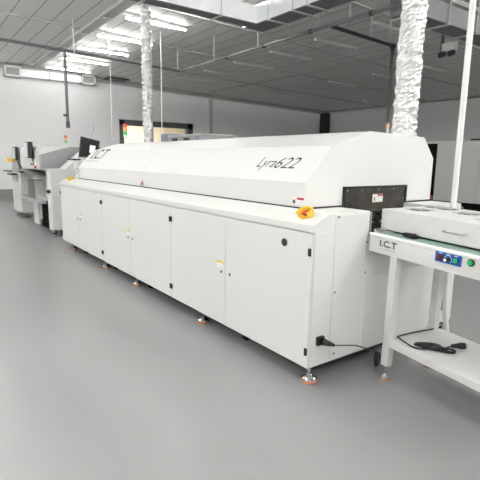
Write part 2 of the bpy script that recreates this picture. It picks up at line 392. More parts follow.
# ------------------------------------------------------------------ ventilation ducts
o = thing('supply_duct', 'pale sheet metal ventilation duct turning a corner under the ceiling', 'duct', (-5.2, 3.5, 4.0))
link('cross_section', MB().box(-5.36, -5.10, -5.0, 3.43, 4.003, 4.30), M_DUCTW, o)
link('long_section', MB().box(-5.44, 4.5, 3.43, 3.85, 4.003, 4.33), M_DUCTW, o)
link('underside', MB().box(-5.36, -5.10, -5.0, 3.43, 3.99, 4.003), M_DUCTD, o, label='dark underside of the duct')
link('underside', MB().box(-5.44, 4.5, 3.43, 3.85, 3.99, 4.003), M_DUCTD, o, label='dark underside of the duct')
link('end_cap', MB().box(-5.50, -5.44, 3.40, 3.88, 3.99, 4.34), M_WHITE, o)
for x in (-4.75, -4.1, -3.75, -2.9, -2.0, -1.1, -.2):
    link('hanger', MB().box(x, x + .04, 3.38, 3.92, 3.965, 3.99).cyl((x + .02, 3.40, 3.98), (x + .02, 3.40, CZ(3.4)), .008, 6).cyl((x + .02, 3.90, 3.98), (x + .02, 3.90, CZ(3.9)), .008, 6), M_LPIPE, o)
for y in (-2.6, -.6, 1.2, 2.6):
    link('hanger', MB().box(-5.39, -5.05, y, y + .04, 3.965, 3.99).cyl((-5.06, y + .02, 3.98), (-5.06, y + .02, CZ(y)), .008, 6).cyl((-5.385, y + .02, 3.98), (-5.385, y + .02, CZ(y)), .008, 6), M_LPIPE, o)

o = thing('wall_duct', 'white air duct with two grilles high on the left wall', 'duct', (XL + .3, 2.4, 4.2))
xd = XL + .38
link('casing', MB().box(XL + .05, xd, 1.32, 3.38, 4.20, 4.44).box(XL + .004, XL + .05, 1.4, 3.3, 4.20, 4.44), M_DUCTW, o)
link('joint_band', MB().box(XL + .04, xd + .012, 2.27, 2.31, 4.19, 4.45), M_LGREY, o)
for y0 in (0.86, 3.40):
    g = link('grille', MB().box(XL + .01, xd - .05, y0, y0 + .52, 4.17, 4.50), M_LGREY, o)
    f = MB(); y1 = y0 + .52; z0, z1, th = 4.165, 4.505, .05
    f.box(xd - .05, xd + .02, y0, y0 + th, z0, z1).box(xd - .05, xd + .02, y1 - th, y1, z0, z1).box(xd - .05, xd + .02, y0, y1, z0, z0 + th).box(xd - .05, xd + .02, y0, y1, z1 - th, z1)
    link('grille_frame', f, M_WHITE, g)
    s_ = MB()
    for k in range(5): s_.box(xd - .045, xd - .01, y0 + th, y1 - th, z0 + th + .01 + k * .045, z0 + th + .025 + k * .045)
    link('slats', s_, mat('slat grey', (.3, .3, .3), .5), g)
tag(link('ceiling_cassette', MB().box(XL + .15, XL + .75, 4.3, 5.1, CZ(4.7) - .06, CZ(4.7) - .025), M_BLKP), 'black open patch in the ceiling by the wall above the window', 'hatch')

o = thing('supply_duct', 'grey ventilation duct right of the right foil hose, running to the back', 'duct', (-2.7, 6, 3.9))
link('casing', MB().box(-2.95, -2.55, 4.5, 12.5, 3.82, 4.12), mat('duct grey sheet', (.26, .27, .28), .5, .3), o)
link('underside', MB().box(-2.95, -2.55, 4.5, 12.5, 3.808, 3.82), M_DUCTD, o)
for y in (4.6, 5.5, 6.4, 7.6, 9.0):
    link('hanger', MB().box(-3.0, -2.5, y, y + .04, 3.78, 3.808).cyl((-2.52, y + .02, 3.8), (-2.52, y + .02, CZ(y)), .01, 6).cyl((-2.98, y + .02, 3.8), (-2.98, y + .02, CZ(y)), .01, 6), M_LPIPE, o)
o = thing('hanging_emergency_lamp', 'small white twin emergency lamp hanging below the grey duct at upper right', 'lamp', (-3.3, 7.27, 3.8))
link('case', MB().box(-3.65, -3.35, 7.2, 7.3, 3.78, 3.95), M_WHITE, o, bevel=.01)
link('lamp_head', MB().cyl((-3.6, 7.22, 3.74), (-3.6, 7.1, 3.70), .06, 12), M_BLKP, o)
link('lamp_head', MB().cyl((-3.4, 7.22, 3.74), (-3.4, 7.1, 3.70), .06, 12), M_BLKP, o)
link('bracket', MB().box(-3.68, -3.66, 7.2, 7.3, 3.7, CZ(7.2)), M_PIPE, o)

# thin white cables dropping from the ceiling
for x, y, z1, t in ((-8.6, 3.2, 1.9, 'right of the left foil hose'), (-9.9, 2.4, 1.95, 'between the grey drop pipe and the left foil hose'), (-9.05, 1.25, 3.2, 'close beside the grey drop pipe')):
    tag(link('ceiling_cable', MB().tube([(x, y, CZ(y)), (x + .01, y, (CZ(y) + z1) / 2), (x, y, z1)], .010, 6, 2), M_HOSE), 'thin white cable hanging from ceiling ' + t, 'cable', 'thin white ceiling cables')

# ------------------------------------------------------------------ foil exhaust hoses
def foil(x, y, z0, r, label, amp, pitch, lean, seed, crumple=.011):
    rnd = random.Random(seed)
    n = 40; z1 = CZ(y) - .012; rows = int((z1 - z0) / 0.0125)
    off = [[rnd.uniform(-1, 1) for _ in range(n)] for _ in range(rows + 1)]
    vs = []; fs = []
    blob = [rnd.uniform(-1, 1) for _ in range(200)]
    for i in range(rows + 1):
        z = z0 + (z1 - z0) * i / rows
        cx = x + lean * math.sin((z - z0) * 1.7 + seed); cy = y + lean * math.cos((z - z0) * 1.3)
        for k in range(n):
            a = 2 * PI * k / n
            ph = 2 * PI * (z / pitch) + a * (1 if amp > .006 else 1)
            sm = (off[i][k] + off[i][(k + 1) % n] + off[max(i - 1, 0)][k]) / 3
            bulge = blob[int((z / (pitch * 1.0) + k / n * 1)) % 200]
            rr = r + amp * math.sin(ph) + crumple * sm + .003 * bulge + .004 * math.sin(3 * a + z * 9)
            vs.append((cx + rr * math.cos(a), cy + rr * math.sin(a), z))
    for i in range(rows):
        for k in range(n): fs.append((i * n + k, i * n + (k + 1) % n, (i + 1) * n + (k + 1) % n, (i + 1) * n + k))
    o = thing('foil_exhaust_hose', label, 'hose', (x, y, z0))
    h = link('hose_skin', MB().add(vs, fs), M_FOIL, o, smooth=False)
    return o
foil(-5.485, 1.39, 1.757, .082, 'narrow ribbed aluminium foil exhaust hose rising from the far half of the oven', .007, .085, .006, 3, .012)
foil(-.42, 1.475, 1.757, .100, 'wide crumpled aluminium foil exhaust hose rising from the near end of the oven', .0035, .12, .012, 5, .013)

# ------------------------------------------------------------------ REFLOW OVEN
L = 5.95
oven = thing('reflow_oven', 'long white reflow oven with sloped hood and six cabinet doors', 'oven', (-L / 2, .88, 0))
D = 1.76
full = [(.006, .12), (D, .12), (D, 1.16), (.14, 1.16), (.0, 1.092), (0, 1.045), (.006, 1.045)]
body = MB().prism(full, 'x', -L, -.3)
body.prism([(.006, .12), (.545, .12), (.545, 1.16), (.14, 1.16), (0, 1.092), (0, 1.045), (.006, 1.045)], 'x', -.3, 0)
body.prism([(1.36, .12), (D, .12), (D, 1.16), (1.36, 1.16)], 'x', -.3, 0)
body.box(-.3, 0, .545, 1.36, .12, .97)
link('cabinet_body', body, M_OVEN, oven, smooth=False)
link('base_frame', MB().box(-L + .02, -.03, .06, D - .05, .085, .12), M_BLACK, oven)
link('ledge', MB().prism([(-.012, 1.046), (-.012, 1.094), (.138, 1.168), (.138, 1.160), (.0, 1.093), (.0, 1.046)], 'x', -L - .002, 0.002), M_OVEN, oven, bevel=.004)
# doors
seams = [-L, -4.97, -3.95, -2.99, -1.955, -.99, -.004]
for i in range(6):
    a, b = seams[i] + .0025, seams[i + 1] - .0025
    d = link('door', MB().box(a, b, -.012, .006, .118, 1.036), M_DOOR, oven, bevel=.003)
    # lock near the meeting edge
    lx = (b - .055) if i % 2 == 0 else (a + .065)
    link('lock', MB().cyl((lx, -.012, .575), (lx, -.018, .575), .010, 14).box(lx - .004, lx + .004, -.021, -.018, .562, .588), M_PIPE, d, label='dark metal door lock')
    # hinge pair on the far edge
    for z in (.918, .236):
        hx = (a + .012) if i % 2 == 0 else (b - .012)
        link('hinge', MB().box(hx - .012, hx + .012, -.020, -.012, z - .024, z + .024).cyl((hx, -.020, z - .025), (hx, -.020, z + .025), .006, 10), M_BLACK, d, label='black plastic hinge')
for x in (-1.12, -3.10, -4.92):
    l = link('warning_label', MB().box(x, x + .10, -.0135, -.012, .605, .668), M_LABEL, oven, label='small white label with a yellow band')
    link('yellow_band', MB().box(x, x + .10, -.0142, -.0135, .645, .668), M_LABY, l)
link('round_vent', MB().cyl((-.266, -.012, .947), (-.266, -.019, .947), .027, 20), M_BLACK, oven, label='black round vent plug')
# end face panels
link('end_panel', MB().box(0, .004, .195, .538, .135, 1.150), M_OVEN, oven, bevel=.0015)
link('end_panel', MB().box(0, .004, .012, .190, .135, 1.040), M_OVEN, oven, bevel=.0015)
link('access_panel', MB().box(0, .007, .50, 1.70, .700, .960), M_OVEN, oven, bevel=.0015)
link('access_panel', MB().box(0, .004, .545, 1.72, .135, .690), M_OVEN, oven, bevel=.0015)
sc_ = MB()
for (y, z) in ((.215, 1.137), (.235, .172), (.52, .94), (.52, .72), (.215, .62), (1.66, .94), (1.66, .72)):
    sc_.cyl((.004, y, z), (.010, y, z), .007, 8)
link('screws', sc_, M_PIPE, oven)
link('end_label', MB().box(.004, .007, 1.54, 1.66, .22, .34), M_LABEL, oven)
link('data_plate', MB().box(.007, .009, 1.552, 1.62, .232, .33), mat('grey data plate', (.18, .18, .20), .4), oven)
# hood
prof = [(.2, 1.165), (.2, 1.347), (.457, 1.613), (.864, 1.735), (1.60, 1.718), (1.765, 1.54), (1.765, 1.165)]
HX0, HX1 = -5.60, -.30
hood = link('hood', MB().prism(prof, 'x', HX0, -3.096), M_HOOD, oven, smooth=False)
link('hood', MB().prism(prof, 'x', -3.090, HX1), M_HOOD, oven, smooth=False)
inner = [(y * .985 + .014, z - .012) for y, z in prof]
link('hood_seam', MB().prism(inner, 'x', -3.10, -3.085), M_LGREY, oven)
link('seal', MB().box(HX0, HX1 + .006, .192, .21, 1.157, 1.170).box(HX1 - .01, HX1 + .012, .192, .60, 1.157, 1.172).box(HX1 - .01, HX1 + .012, 1.37, 1.77, 1.157, 1.172).box(HX0, HX1, 1.76, 1.772, 1.157, 1.170), M_BLACK, oven)
# inlet opening: black frame and dark steel plate
link('inlet_frame', MB().box(HX1 - .01, HX1 + .016, .588, .606, 1.157, 1.312).box(HX1 - .01, HX1 + .016, 1.366, 1.384, 1.157, 1.312).box(HX1 - .01, HX1 + .016, .588, 1.384, 1.296, 1.312), M_BLACK, oven)
ip = link('inlet_plate', MB().box(HX1 + .001, HX1 + .008, .606, 1.366, 1.06, 1.296), M_STEEL, oven, label='dark brushed steel plate at the oven mouth')
bl = MB()
for (y, z) in ((.63, 1.28), (.80, 1.284), (1.0, 1.284), (1.2, 1.284), (1.34, 1.28), (.63, 1.21), (1.34, 1.2)):
    bl.cyl((HX1 + .008, y, z), (HX1 + .014, y, z), .006, 8)
link('bolts', bl, M_CHROME, ip)
wl = link('warning_label', MB().box(HX1 + .008, HX1 + .010, .935, 1.065, 1.180, 1.245), M_LABEL, ip, label='white warning label with red heading')
link('red_heading', MB().box(HX1 + .010, HX1 + .011, 1.035, 1.103, 1.228, 1.243), M_LABR, wl) if False else None
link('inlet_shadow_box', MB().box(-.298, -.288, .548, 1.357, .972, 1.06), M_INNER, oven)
mech = MB()
for (y, z, r) in ((.60, 1.125, .032), (.66, 1.09, .03), (.60, 1.04, .026), (.70, 1.135, .022)):
    mech.cyl((-.27, y, z), (-.02, y, z), r, 14)
mech.box(-.28, -.012, .56, .62, .98, 1.02).box(-.2, -.03, .64, .72, 1.02, 1.06)
link('transport_mechanism', mech, M_BLACK, oven)
link('transport_rail', MB().box(-.28, -.005, .56, .575, 1.00, 1.15).box(-.28, -.03, .60, .74, 1.066, 1.078), M_ALU, oven)
# warning triangle + heading on the mouth label
tri = MB().add([(HX1 + .0105, 0.96 - .018, 1.190), (HX1 + .0105, 0.96 + .018, 1.190), (HX1 + .0105, 0.96, 1.232)], [(0, 1, 2)])
link('warning_triangle', tri, M_LABY, ip)
link('red_heading', MB().box(HX1 + .010, HX1 + .011, .995, 1.063, 1.228, 1.243), M_LABR, ip)
link('black_mark', MB().box(HX1 + .0106, HX1 + .0112, 0.956, 0.964, 1.196, 1.220), M_TEXT, ip)
# hood front labels and latch
hl = link('warning_label', MB().box(-.44, -.31, .1985, .2, 1.182, 1.240), M_LABEL, oven, label='white warning label with red heading')
link('red_heading', MB().box(-.385, -.312, .1978, .1985, 1.222, 1.238), M_LABR, hl)
link('grey_symbol', MB().cyl((-.415, .1985, 1.206), (-.415, .1978, 1.206), .016, 14), M_PIPE, hl)
lt = link('hood_latch', MB().box(-3.14, -3.04, .190, .200, 1.185, 1.215).cyl((-3.10, .18, 1.2), (-3.10, .2, 1.2), .018, 10), M_ALU, oven)
link('red_catch', MB().box(-3.075, -3.05, .186, .190, 1.20, 1.235), M_LABR, lt)
# lettering on the sloping hood panel
sr, su = (1, 0, 0), (0, .257, .266)
sv = Vector(su).normalized()
def slope(x, t): return (x, .2 + sv.y * t, 1.347 + sv.z * t)
lettering('model_lettering', 'Lyra', M_TEXT, oven, slope(-1.0, .10), sr, su, .215, .145, shear=.28, bold=.0)
lettering('model_lettering', '622', M_TEXT, oven, slope(-.775, .13), sr, su, .255, .118, shear=.28)
lettering('maker_lettering', 'I.C.T', M_TEXT, oven, slope(-5.42, .185), sr, su, .60, .215, shear=.18, bold=.02)
dm = MB()
for k in range(9):
    a_, b_ = Vector(slope(-5.50 + k * .067, .13)), Vector(slope(-5.45 + k * .067, .13)); up_ = Vector((0, .257, .266)).normalized() * .022; n_ = Vector((0, -.266, .257)).normalized() * .001
    dm.add([a_ + n_, b_ + n_, b_ + up_ + n_, a_ + up_ + n_], [(0, 1, 2, 3)])
link('caption_line', dm, M_TEXTL, oven)
# emergency stops with yellow shrouds
for x in (-.155, -5.62):
    c = Vector((x, .078, 1.1325)); nn = Vector((0, -.07, .14)).normalized(); e1 = Vector((1, 0, 0)); e2 = nn.cross(e1)
    es = MB()
    n = 22
    ring = []
    for j in range(n + 1):
        a = math.radians(-35) + j * math.radians(250) / n
        for (rr, h) in ((.038, 0), (.052, 0), (.056, .048), (.042, .048)):
            ring.append(c + e1 * math.cos(a) * rr * 1.15 + e2 * math.sin(a) * rr + nn * h)
    fs = []
    for j in range(n):
        for q in range(4): fs.append((j * 4 + q, j * 4 + (q + 1) % 4, (j + 1) * 4 + (q + 1) % 4, (j + 1) * 4 + q))
    fs += [(0, 1, 2, 3), (n * 4 + 3, n * 4 + 2, n * 4 + 1, n * 4)]
    es.add(ring, fs); es.cyl(c - nn * .002, c + nn * .012, .050, 20)
    e = link('emergency_stop', es, M_YELLOW, oven, label='yellow shrouded emergency stop')
    link('stem', MB().cyl(c + nn * .01, c + nn * .028, .014, 12), M_BLACK, e)
    link('push_head', MB().cyl(c + nn * .026, c + nn * .038, .026, 18, .021), M_RED, e, label='red push head')
link('hood_bracket', MB().tube([(-5.66, .14, 1.168), (-5.64, .15, 1.28), (-5.60, .19, 1.33)], .012, 8).tube([(-5.60, .12, 1.168), (-5.55, .14, 1.24), (-5.50, .19, 1.29)], .010, 8), M_ALU, oven)
# feet
def foot(x, y, padmat, parent, r=.052, top=.12, local=False):
    f = link('levelling_foot', MB().lathe((x, y, 0), [(r * .93, .018), (r, .022), (r * .97, .03), (r * .62, .043), (r * .33, .052), (.015, .056), (.011, .058), (.011, top + .005)], 24), M_CHROME, parent, local=local, label='chrome levelling foot')
    link('rubber_pad', MB().lathe((x, y, 0), [(r * .9, 0), (r * 1.0, .004), (r * 1.0, .016), (r * .9, .019)], 24), padmat, f, local=local)
for x in (-.035, -1.43, -2.95, -4.0, -5.52):
    foot(x, .045, M_ORANGE, oven)
for x in (-.035, -2.0, -4.0, -5.85):
    foot(x, D - .06, M_ORANGE, oven)
def castor(x, y):
    c = link('castor', MB().cyl((x - .014, y, .045), (x + .014, y, .045), .045, 20).box(x - .024, x - .018, y - .03, y + .03, .04, .095).box(x + .018, x + .024, y - .03, y + .03, .04, .095).box(x - .03, x + .03, y - .035, y + .035, .085, .10), M_BLACK, oven, label='black castor wheel')
    link('hub', MB().cyl((x - .026, y, .045), (x + .026, y, .045), .012, 12), M_CHROME, c)
for x in (-.86, -2.75, -3.85, -5.1, -5.75): castor(x, .13)
# signal tower on the hood
tx, ty = -5.50, .98
tw = link('signal_tower', MB().cyl((tx, ty, 1.725), (tx, ty, 1.86), .020, 12).cyl((tx, ty, 1.86), (tx, ty, 1.885), .034, 16), M_WHITE, oven)
for k, m in enumerate((M_LGREEN, M_LORANGE, M_LRED)):
    link(('green_lens', 'orange_lens', 'red_lens')[k], MB().cyl((tx, ty, 1.888 + k * .062), (tx, ty, 1.945 + k * .062), .034, 16), m, tw)
link('flange', MB().lathe((-5.485, 1.39, 1.705), [(.105, 0), (.105, .022), (.095, .028), (.09, .05)], 24), M_ALU, oven)
link('flange', MB().lathe((-.42, 1.475, 1.705), [(.118, 0), (.118, .02), (.107, .026), (.105, .05)], 24), M_ALU, oven)
# power socket low on the end face
link('socket', MB().box(.004, .03, .055, .115, .275, .335), M_BLACK, oven, bevel=.004)

# operator monitor at the far end
mo = thing('operator_monitor', 'black operator monitor tilted on a stand at the far end of the oven', 'monitor', (-5.72, .55, 1.17))
def slab(cs, thick, nrm):
    a = [Vector(c) for c in cs]; nv = Vector(nrm).normalized() * thick
    return MB().add(a + [c + nv for c in a], [(0, 1, 2, 3), (7, 6, 5, 4), (0, 4, 5, 1), (1, 5, 6, 2), (2, 6, 7, 3), (3, 7, 4, 0)])
BL, BR, TR, TL = Vector((-5.95, .316, 1.508)), Vector((-5.88, .625, 1.496)), Vector((-5.91, .685, 1.787)), Vector((-5.98, .375, 1.861))
nrm = (BR - BL).cross(TL - BL).normalized()
if nrm.dot(Vector((2.05, -2.08, 1.5)) - BL) < 0: nrm = -nrm
link('screen_case', slab([BL, BR, TR, TL], .05, -nrm), M_BLKP, mo, bevel=.006)
def q(u, v): return (BL * (1 - u) * (1 - v) + BR * u * (1 - v) + TR * u * v + TL * (1 - u) * v) + nrm * .002
link('display', slab([q(.06, .06), q(.94, .06), q(.94, .94), q(.06, .94)], .002, nrm), M_DISP, mo)
link('glow_patch', slab([q(.52, .26) + nrm * .003, q(.80, .26) + nrm * .003, q(.80, .66) + nrm * .003, q(.52, .66) + nrm * .003], .001, nrm), M_GLOW, mo, label='white glowing patch on the display')  # glowing patch standing in for a reflection on the display
link('arm', MB().tube([tuple(q(.5, .4) - nrm * .05), (-5.86, .58, 1.45), (-5.80, .60, 1.168)], .02, 10), M_BLKP, mo)
link('arm_base', MB().box(-5.87, -5.73, .53, .67, 1.162, 1.177), M_BLKP, mo)
kb = thing('keyboard_tray', 'slim pale tray with black keyboard in front of the operator monitor', 'tray', (-6.2, .35, 1.45))
link('tray', MB().box(-6.35, -5.97, .22, .42, 1.442, 1.450).box(-5.99, -5.97, .24, .30, 1.165, 1.45).box(-5.99, -5.90, .24, .30, 1.161, 1.175), M_WHITE, kb)
link('keyboard', MB().box(-6.32, -6.04, .235, .30, 1.450, 1.480), M_BLKP, kb, bevel=.004)
link('mouse', MB().box(-6.20, -6.10, .34, .40, 1.450, 1.475), M_BLKP, kb, bevel=.008)

# ------------------------------------------------------------------ CONVEYOR
conv = thing('inspection_conveyor', 'white inspection conveyor with green mat and fan cover at the oven mouth', 'conveyor', (.047, .50, 0))
conv.rotation_euler = (0, math.radians(1.2), math.radians(-7))
def cl(name, mb, m, parent=conv, **k): return link(name, mb, m, parent, local=True, **k)
CL = 1.35
cl('front_rail', MB().prism([(0, .888), (0, 1.008), (.004, 1.014), (.012, 1.017), (.03, 1.017), (.034, 1.010), (.034, .888)], 'x', -.02, CL), M_CONV)
cl('rail_lip', MB().prism([(-.004, .996), (-.007, 1.002), (-.007, 1.012), (-.002, 1.018), (.012, 1.019), (.012, .996)], 'x', -.022, CL + .002), M_WHITE)
cl('rear_rail', MB().box(0, CL, .66, .69, .888, 1.020), M_CONV)
cl('bed', MB().box(.01, CL - .01, .034, .66, .90, .99), M_CONV)
cl('belt', MB().box(.0, CL - .02, .036, .655, .99, 1.016).box(-.012, 0, .036, .655, .93, 1.000), M_BELT)
cl('end_roller', MB().cyl((-.02, .04, .985), (-.02, .655, .985), .022, 16), M_ALU)
cl('board_guide', MB().box(-.07, .09, .10, .115, 1.016, 1.030).box(-.03, -.015, .10, .115, 1.00, 1.02), M_ALU)
cl('guide_clamp', MB().box(.205, .285, .085, .125, 1.016, 1.036).box(.195, .235, .075, .115, 1.022, 1.046).cyl((.26, .06, 1.034), (.26, .12, 1.034), .014, 10), M_BLACK, label='black clamp on the mat')
# cover
cv = cl('fan_cover', MB().box(-.055, CL - .05, .13, .72, 1.030, 1.174), M_CONV, bevel=.006)
cl('cover_gap', MB().box(-.02, CL - .07, .155, .65, 1.016, 1.030), M_BLACK)
def fan(u, v, r=.07):
    f = cl('fan', MB().cyl((u, v, 1.1745), (u, v, 1.176), r, 24), mat('fan dark hollow', (.02, .02, .022), 1.0, spec=0.0), cv)
    g = MB()
    for rr in (.5, 1.0):
        pts = [(u + r * rr * math.cos(a * PI / 12), v + r * rr * math.sin(a * PI / 12), 1.179) for a in range(25)]
        g.tube(pts, .0015, 5, 1)
    g.tube([(u - r, v - r, 1.178), (u + r, v + r, 1.178)], .0025, 5, 1).tube([(u - r, v + r, 1.178), (u + r, v - r, 1.178)], .0025, 5, 1)
    g.cyl((u, v, 1.176), (u, v, 1.182), r * .3, 14)
    cl('finger_guard', g, M_LPIPE, f)
for u, v in ((.095, .34), (.01, .60), (.36, .50), (.13, .60)): fan(u, v)
fan(.62, .36); fan(.88, .36)
cl('handle', MB().tube([(.465, .13, 1.102), (.467, .108, 1.100), (.49, .104, 1.098), (.54, .102, 1.097), (.59, .104, 1.098), (.612, .108, 1.100), (.614, .13, 1.102)], .0045, 8), M_CHROME, cv)
# lettering and controls on the rail
lettering('maker_lettering', 'I.C.T', M_TEXT, conv, (.075, -.0005, .939), (1, 0, 0), (0, 0, 1), .148, .044, bold=.03, local=True)
cl('red_dots', MB().box(.100, .107, -.0022, -.001, .939, .946).box(.158, .165, -.0022, -.001, .939, .946), mat('red dot', (.6, .05, .05), .5))
dm = MB()
for k in range(10): dm.box(.080 + k * .014, .090 + k * .014, -.0012, -.0004, .921, .927)
cl('caption_line', dm, M_TEXTL)
cp = cl('control_panel', MB().box(.522, .692, -.007, 0, .937, 1.000), M_BLUE)
rs = cl('rocker_switch', MB().box(.540, .576, -.012, -.007, .949, .986), M_BLKP, cp)
cl('rocker', MB().box(.546, .570, -.018, -.012, .954, .981), M_DRED, rs)
rg = cl('rocker_switch', MB().box(.642, .678, -.012, -.007, .949, .986), M_BLKP, cp)
cl('rocker', MB().box(.648, .672, -.018, -.012, .954, .981), mat('green rocker', (.02, .45, .25), .3), rg, label='green rocker')
kn = cl('speed_knob', MB().cyl((.610, -.007, .963), (.610, -.030, .963), .016, 20, .014), M_BLKP, cp)
cl('knob_face', MB().cyl((.606, -.030, .961), (.606, -.032, .961), .009, 16), M_WHITE, kn)
arc = [(.610 + .023 * math.cos(a), -.0078, .963 + .023 * math.sin(a)) for a in [math.radians(-40 + 13 * k) for k in range(21)]]
cl('dial_scale', MB().tube(arc, .0014, 5, 1), M_TEXTW, cp)
for x in (.545, .597, .646):
    cl('switch_caption', MB().box(x, x + .026, -.0078, -.007, .990, .9935), M_TEXTW, cp)
gb = cl('start_button', MB().cyl((.752, -.001, .975), (.752, -.010, .975), .021, 24), M_BLKP, label='round green start button')
cl('green_cap', MB().cyl((.752, -.010, .975), (.752, -.020, .975), .015, 20), M_GREEN, gb)
yb = cl('stop_button', MB().cyl((.832, -.001, .985), (.832, -.006, .985), .028, 24), M_YELLOW, label='red mushroom stop button on a yellow ring')
cl('stop_head', MB().cyl((.832, -.006, .985), (.832, -.03, .985), .010, 20, .013), M_RED, yb)
# legs, shelf, feet
for u in (.172, CL - .21):
    for v in (.0, .452):
        cl('leg', MB().box(u, u + .056, v + .002, v + .058, .115, .8885), M_CONV, bevel=.004)
        foot(u + .028, v + .03, M_BROWN, conv, r=.036, top=.118, local=True)
cl('shelf', MB().box(CL * 0 + .229, CL - .21, .004, .52, .262, .312).box(.172, .229, .06, .450, .262, .312), M_CONV, bevel=.005)
cl('cross_brace', MB().box(.165, .20, .058, .452, .80, .888), M_CONV)

# cord on the shelf
cord = thing('power_cord', 'black power cord coiled on the lower shelf of the conveyor', 'cable', (.45, .6, .31))
import mathutils
bpy.context.view_layer.update()
MW = conv.matrix_basis.copy()
def W(u, v, z): return tuple(MW @ Vector((u, v, z)))
zt = .3225
lead = [W(.202, .53, .40 - .10), W(.215, .30, zt + .004), W(.222, .10, zt), W(.26, .075, zt), W(.33, .055, zt), (W(.39, .045, zt)), W(.44, .075, zt), W(.46, .12, zt)]
lead[0] = W(.235, .44, zt); lead[1] = W(.222, .28, zt)
link('lead', MB().tube(lead, .0052, 8), M_BLACK, cord)
def loop(cu, cv_, ru, rv, z, rot, dz=0.0):
    pts = []
    for k in range(13):
        a = 2 * PI * k / 12
        x = ru * math.cos(a); y = rv * math.sin(a)
        pts.append(W(cu + x * math.cos(rot) - y * math.sin(rot), cv_ + x * math.sin(rot) + y * math.cos(rot), z + dz * math.sin(a * 2)))
    return pts
cm = MB()
for k, (cu, cv_, ru, rv, z, rot) in enumerate(((.435, .135, .085, .030, zt, .55), (.43, .145, .080, .038, zt + .009, .75), (.445, .13, .072, .022, zt + .016, .45), (.525, .19, .060, .026, zt, .9), (.53, .195, .052, .018, zt + .009, .6), (.48, .165, .10, .022, zt + .006, .62))):
    cm.tube(loop(cu, cv_, ru, rv, z, rot, .003), .005, 8, 2)
link('coil', cm, M_BLACK, cord)
link('tie_wrap', MB().cyl(W(.470, .160, zt + .008), W(.492, .178, zt + .008), .013, 12), M_BLKP, cord)
link('lead', MB().tube([W(.50, .21, zt), W(.505, .25, zt + .006), W(.515, .275, zt + .01)], .005, 8), M_BLACK, cord)
pl = link('plug', MB().cyl(W(.51, .268, zt + .012), W(.535, .315, zt + .014), .011, 12, .019).cyl(W(.535, .315, zt + .014), W(.552, .345, zt + .014), .021, 14), M_BLACK, cord)
link('pins', MB().cyl(W(.552, .345, zt + .020), W(.562, .363, zt + .020), .003, 6).cyl(W(.556, .342, zt + .008), W(.566, .36, zt + .008), .003, 6), M_CHROME, pl)

# lead plugged in low on the oven end
lead2 = thing('mains_lead', 'black mains lead plugged low into the near end of the oven', 'cable', (.05, .1, .3))
link('plug', MB().cyl((.042, .090, .304), (.06, .10, .300), .024, 14, .020).cyl((.06, .10, .300), (.10, .135, .288), .020, 12, .010), M_BLACK, lead2)
link('wire', MB().tube([(.10, .135, .288), (.10, .25, .262), (.08, .40, .215), (.08, .54, .15), (.085, .62, .11)], .0045, 8), M_BLACK, lead2)
bn = MB()
for k in range(6):
    a = k * 1.05
    bn.tube([(.085 + .016 * math.cos(a), .625 + .012 * math.sin(a), .112), (.085 + .020 * math.cos(a), .628 + .020 * math.sin(a), .06), (.082 + .008 * math.cos(a), .625 + .010 * math.sin(a), .007)], .006, 6)
link('hanging_bundle', bn, M_BLACK, lead2)

# white conduit pole from the ceiling and hose below
cp_ = thing('ceiling_conduit', 'white plastic conduit standing behind the conveyor and reaching the ceiling', 'pipe', (.202, 1.27, 0))
link('conduit', MB().cyl((.202, 1.27, .95), (.202, 1.27, CZ(1.27)), .0215, 16).box(.196, .208, 1.2475, 1.250, 1.0, CZ(1.27)), M_HOSE, cp_)
link('hose', MB().tube([(.202, 1.27, .97), (.202, 1.27, .70), (.205, 1.27, .50), (.225, 1.27, .30), (.27, 1.26, .12), (.33, 1.24, .03), (.45, 1.2, .022)], .0205, 14), M_HOSE, cp_)
link('red_wires', MB().tube([(.170, 1.25, .80), (.168, 1.245, .66), (.150, 1.24, .60)], .004, 6).tube([(.170, 1.25, .72), (.172, 1.24, .66), (.186, 1.235, .605)], .004, 6), M_RED, cp_)
link('coupling', MB().cyl((.202, 1.27, .93), (.202, 1.27, 1.0), .028, 16), M_WHITE, cp_)

# ------------------------------------------------------------------ LEFT MACHINES
# A : narrow white loader right behind the oven
A = thing('board_loader', 'narrow white board loader standing at the far end of the oven', 'machine', (-7.2, .8, 0))
link('cabinet', MB().prism([(-7.42, .12), (-7.03, .05), (-6.97, .09), (-6.97, 1.5), (-7.42, 1.5)], 'z', .12, 1.25), M_MACH, A, bevel=.006)
link('sloped_top', MB().prism([(.055, 1.25), (.055, 1.275), (.36, 1.285), (.80, 1.655), (1.45, 1.655), (1.45, 1.25)], 'x', -7.40, -6.97), M_MACH, A, bevel=.005)
link('side_panel', MB().box(-6.97, -6.963, .10, .42, .785, 1.02), M_MACH, A, bevel=.002)
link('side_panel', MB().box(-6.97, -6.963, .11, .42, .14, .765), M_BEIGE, A, bevel=.002)
link('round_knob', MB().cyl((-7.01, .06, .86), (-6.99, .03, .86), .035, 14), M_BLACK, A)
link('latch', MB().box(-6.963, -6.95, .24, .33, .90, .92), M_PIPE, A)
for x in (-7.35, -7.02):
    for y in (.2, 1.35): foot(x, y, M_BLACK, A, r=.045, top=.125)
link('cable_loop', MB().tube([(-6.955, .30, .42), (-6.93, .33, .40), (-6.93, .36, .36), (-6.95, .38, .30)], .008, 6), M_BLACK, A)
t_ = link('signal_tower', MB().cyl((-7.2, .97, 1.64), (-7.2, .97, 2.02), .010, 8), M_LPIPE, A)
link('grey_lens', MB().cyl((-7.2, .97, 2.0), (-7.2, .97, 2.24), .040, 12), mat('unlit grey lens', (.55, .55, .58), .4), t_)

